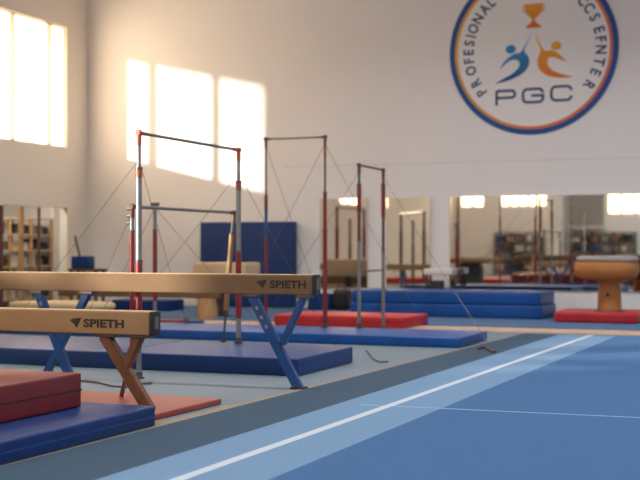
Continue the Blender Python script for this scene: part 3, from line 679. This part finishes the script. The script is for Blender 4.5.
# ------------------------------------------------------------------ store room shelving seen through the opening
def shelving(x0, x1, y0, y1, ztop, levels, label, along='Y', m_='wood_pale', posts=3, group_name='boxes on the shelving', seedn=1, desc='store room shelf', zfirst=0.15, board=None):
    """open rack: posts, shelf boards and one mesh per box"""
    rnd = random.Random(seedn)
    t = thing('storage_rack', ((x0 + x1) / 2, (y0 + y1) / 2, 0.0), label, 'shelf')
    ln = (y1 - y0) if along == 'Y' else (x1 - x0)
    for k in range(posts):
        s = k / (posts - 1)
        for side in (0, 1):
            if along == 'Y':
                cx = x0 + 0.025 if side == 0 else x1 - 0.025; cy = y0 + 0.03 + s * (ln - 0.06)
            else:
                cy = y0 + 0.025 if side == 0 else y1 - 0.025; cx = x0 + 0.03 + s * (ln - 0.06)
            obj('post', box(B(), cx - 0.025, cx + 0.025, cy - 0.03, cy + 0.03, 0, ztop), m_, t)
    zs = []
    for i in range(levels):
        z = zfirst + (ztop - zfirst - 0.03) * i / (levels - 1); zs.append(z)
        obj('shelf_board', box(B(), x0 + 0.001, x1 - 0.001, y0 + 0.001, y1 - 0.001, z, z + 0.03), board or m_, t)
    return zs
STM = [mat('box_' + n_, c, 0.7, var=0.08, scale=6) for n_, c in (('white', (206, 200, 194)), ('grey', (128, 124, 122)), ('dark', (58, 52, 54)), ('brown', (128, 84, 60)), ('blue', (28, 60, 104)), ('black', (34, 34, 38)), ('cream', (190, 168, 138)))]
CN = ['white', 'grey', 'dark grey', 'brown', 'blue', 'black', 'cream']
rx0, rx1 = -17.15, -16.55
# end of the rack seen at pixel 53
u_ = (53 - 320) / FPX; ry1 = rx1 * (CA + SA * u_) / (-SA + CA * u_)
zs = shelving(rx0, rx1, ry1 - 2.5, ry1, 2.02, 6, 'tall pale wooden shelving full of boxes seen through the left wall opening', 'Y', 'wood_pale', 4, board='suede_top')
rnd = random.Random(11); places = ['lowest', 'second lowest', 'middle', 'fourth lowest', 'highest']; ORD = ['first', 'second', 'third', 'fourth', 'fifth', 'sixth', 'seventh', 'eighth', 'ninth', 'tenth', 'eleventh']; cnt = 0
for li, z in enumerate(zs[:-1]):
    y = ry1 - 0.08; k = 0; gap = zs[1] - zs[0] - 0.03
    while y > ry1 - 2.05:
        wd = rnd.uniform(0.16, 0.34); h = gap * rnd.uniform(0.45, 0.88); ci = rnd.choice((0, 0, 1, 1, 2, 3, 6, 5))
        if li == 3 and k == 0: ci = 4; wd = 0.22
        bm = box(B(), rx0 + 0.1, rx1 - 0.053 - rnd.uniform(0, 0.06), y - wd, y, z + 0.031, z + 0.031 + h, 0.012)
        box(bm, rx0 + 0.11, rx1 - 0.13, y - wd + 0.01, y - 0.01, z + 0.031 + h - 0.004, z + 0.031 + h + 0.012)
        o = obj('storage_box', bm, STM[ci]); y -= wd + rnd.uniform(0.03, 0.10)
        tag(o, '%s box, %s from the right on %s shelf of the store room rack' % (CN[ci], ORD[k], places[li]), 'box', 'boxes on the store room shelving'); k += 1; cnt += 1
# posts in the opening
for px, w_, m_, z1 in ((21, 0.09, 'wood_pale', 2.24), (39, 0.05, 'brown_post', 2.24), (1, 0.07, 'brown_post', 2.24)):
    u_ = (px - 320) / FPX; X_ = XL - 0.12; Y_ = X_ * (CA + SA * u_) / (-SA + CA * u_)
    o = obj('wooden_post', box(B(), X_ - w_ / 2, X_ + w_ / 2, Y_ - w_ / 2, Y_ + w_ / 2, 0, z1 - 0.001), m_)
    tag(o, {21: 'widest tan wooden post standing in the left wall opening', 39: 'thin brown post between wide post and white partition in the opening', 1: 'brown post in the left wall opening at the photo edge'}[px], 'post')

# ------------------------------------------------------------------ front wall: racks reflected in the wide mirror
def wall_rack(x0, x1, label, sd_, where, levels=5):
    zs = shelving(x0, x1, YF + 0.06, YF + 0.5, 2.05, levels, label, 'X', 'steel_dark', 4, zfirst=0.25)
    rnd = random.Random(sd_)
    for li, z in enumerate(zs[:-1]):
        x = x0 + 0.1; k = 0
        while x < x1 - 0.45:
            wd = rnd.uniform(0.25, 0.42); h = rnd.uniform(0.16, 0.34); ci = rnd.randrange(7)
            o = obj('storage_box', box(B(), x, x + wd, YF + 0.12, YF + 0.445, z + 0.031, z + 0.031 + h, 0.01), STM[ci])
            tag(o, '%s box %s from left on %s shelf, mirrored rack %s' % (CN[ci], ORD[k], places[li], where), 'box', 'boxes on the mirrored racks'); x += wd + rnd.uniform(0.04, 0.2); k += 1
wall_rack(-13.6, -11.3, 'dark storage rack reflected in the wide mirror below five window panes', 5, 'under five window panes')
wall_rack(-10.0, -7.0, 'long dark storage rack reflected in wide mirror behind the vaulting table', 6, 'behind the vaulting table')
tag(obj('wall_panel', box(B(), -10.1, -8.5, YF + 0.001, YF + 0.12, 2.35, 4.3, 0.01), 'grey'), 'grey panel high on opposite wall, reflected above the vaulting table', 'panel')
tag(obj('wall_ledge', box(B(), -10.1, -8.5, YF + 0.001, YF + 0.3, 2.2, 2.3, 0.01), 'white_paint'), 'white ledge on the opposite wall under the grey panel, mirrored', 'ledge')
tag(obj('wall_column', box(B(), -11.0, -10.3, YF + 0.001, YF + 0.5, 0, ZC - 0.01, 0.01), 'white_paint'), 'pale square column on the opposite wall, reflected left of the vaulting table', 'column')
mat_block('landing_mat', -14.5, -10.0, 4.4, 6.8, 0.0, 0.2, 'red_bright', 'red mat at left side of the hall seen only in the wide mirror', None)

# ------------------------------------------------------------------ ceiling fill lights, added out of view
for i, (x, y) in enumerate(FILL_XY):
    t = thing('added_ceiling_light', (x, y, ZC - 0.16), 'long white unseen ceiling light, added as fill for the hall', 'ceiling light', 'added fill lights of the hall')
    bm = B(); box(bm, x - 1.25, x + 1.25, y - 0.34, y + 0.34, ZC - 0.1, ZC - 0.001, 0.01); obj('housing', bm, 'white_paint', t)
    obj('diffuser', box(B(), x - 1.2, x + 1.2, y - 0.3, y + 0.3, ZC - 0.15, ZC - 0.101, 0.01), 'diffuser', t)
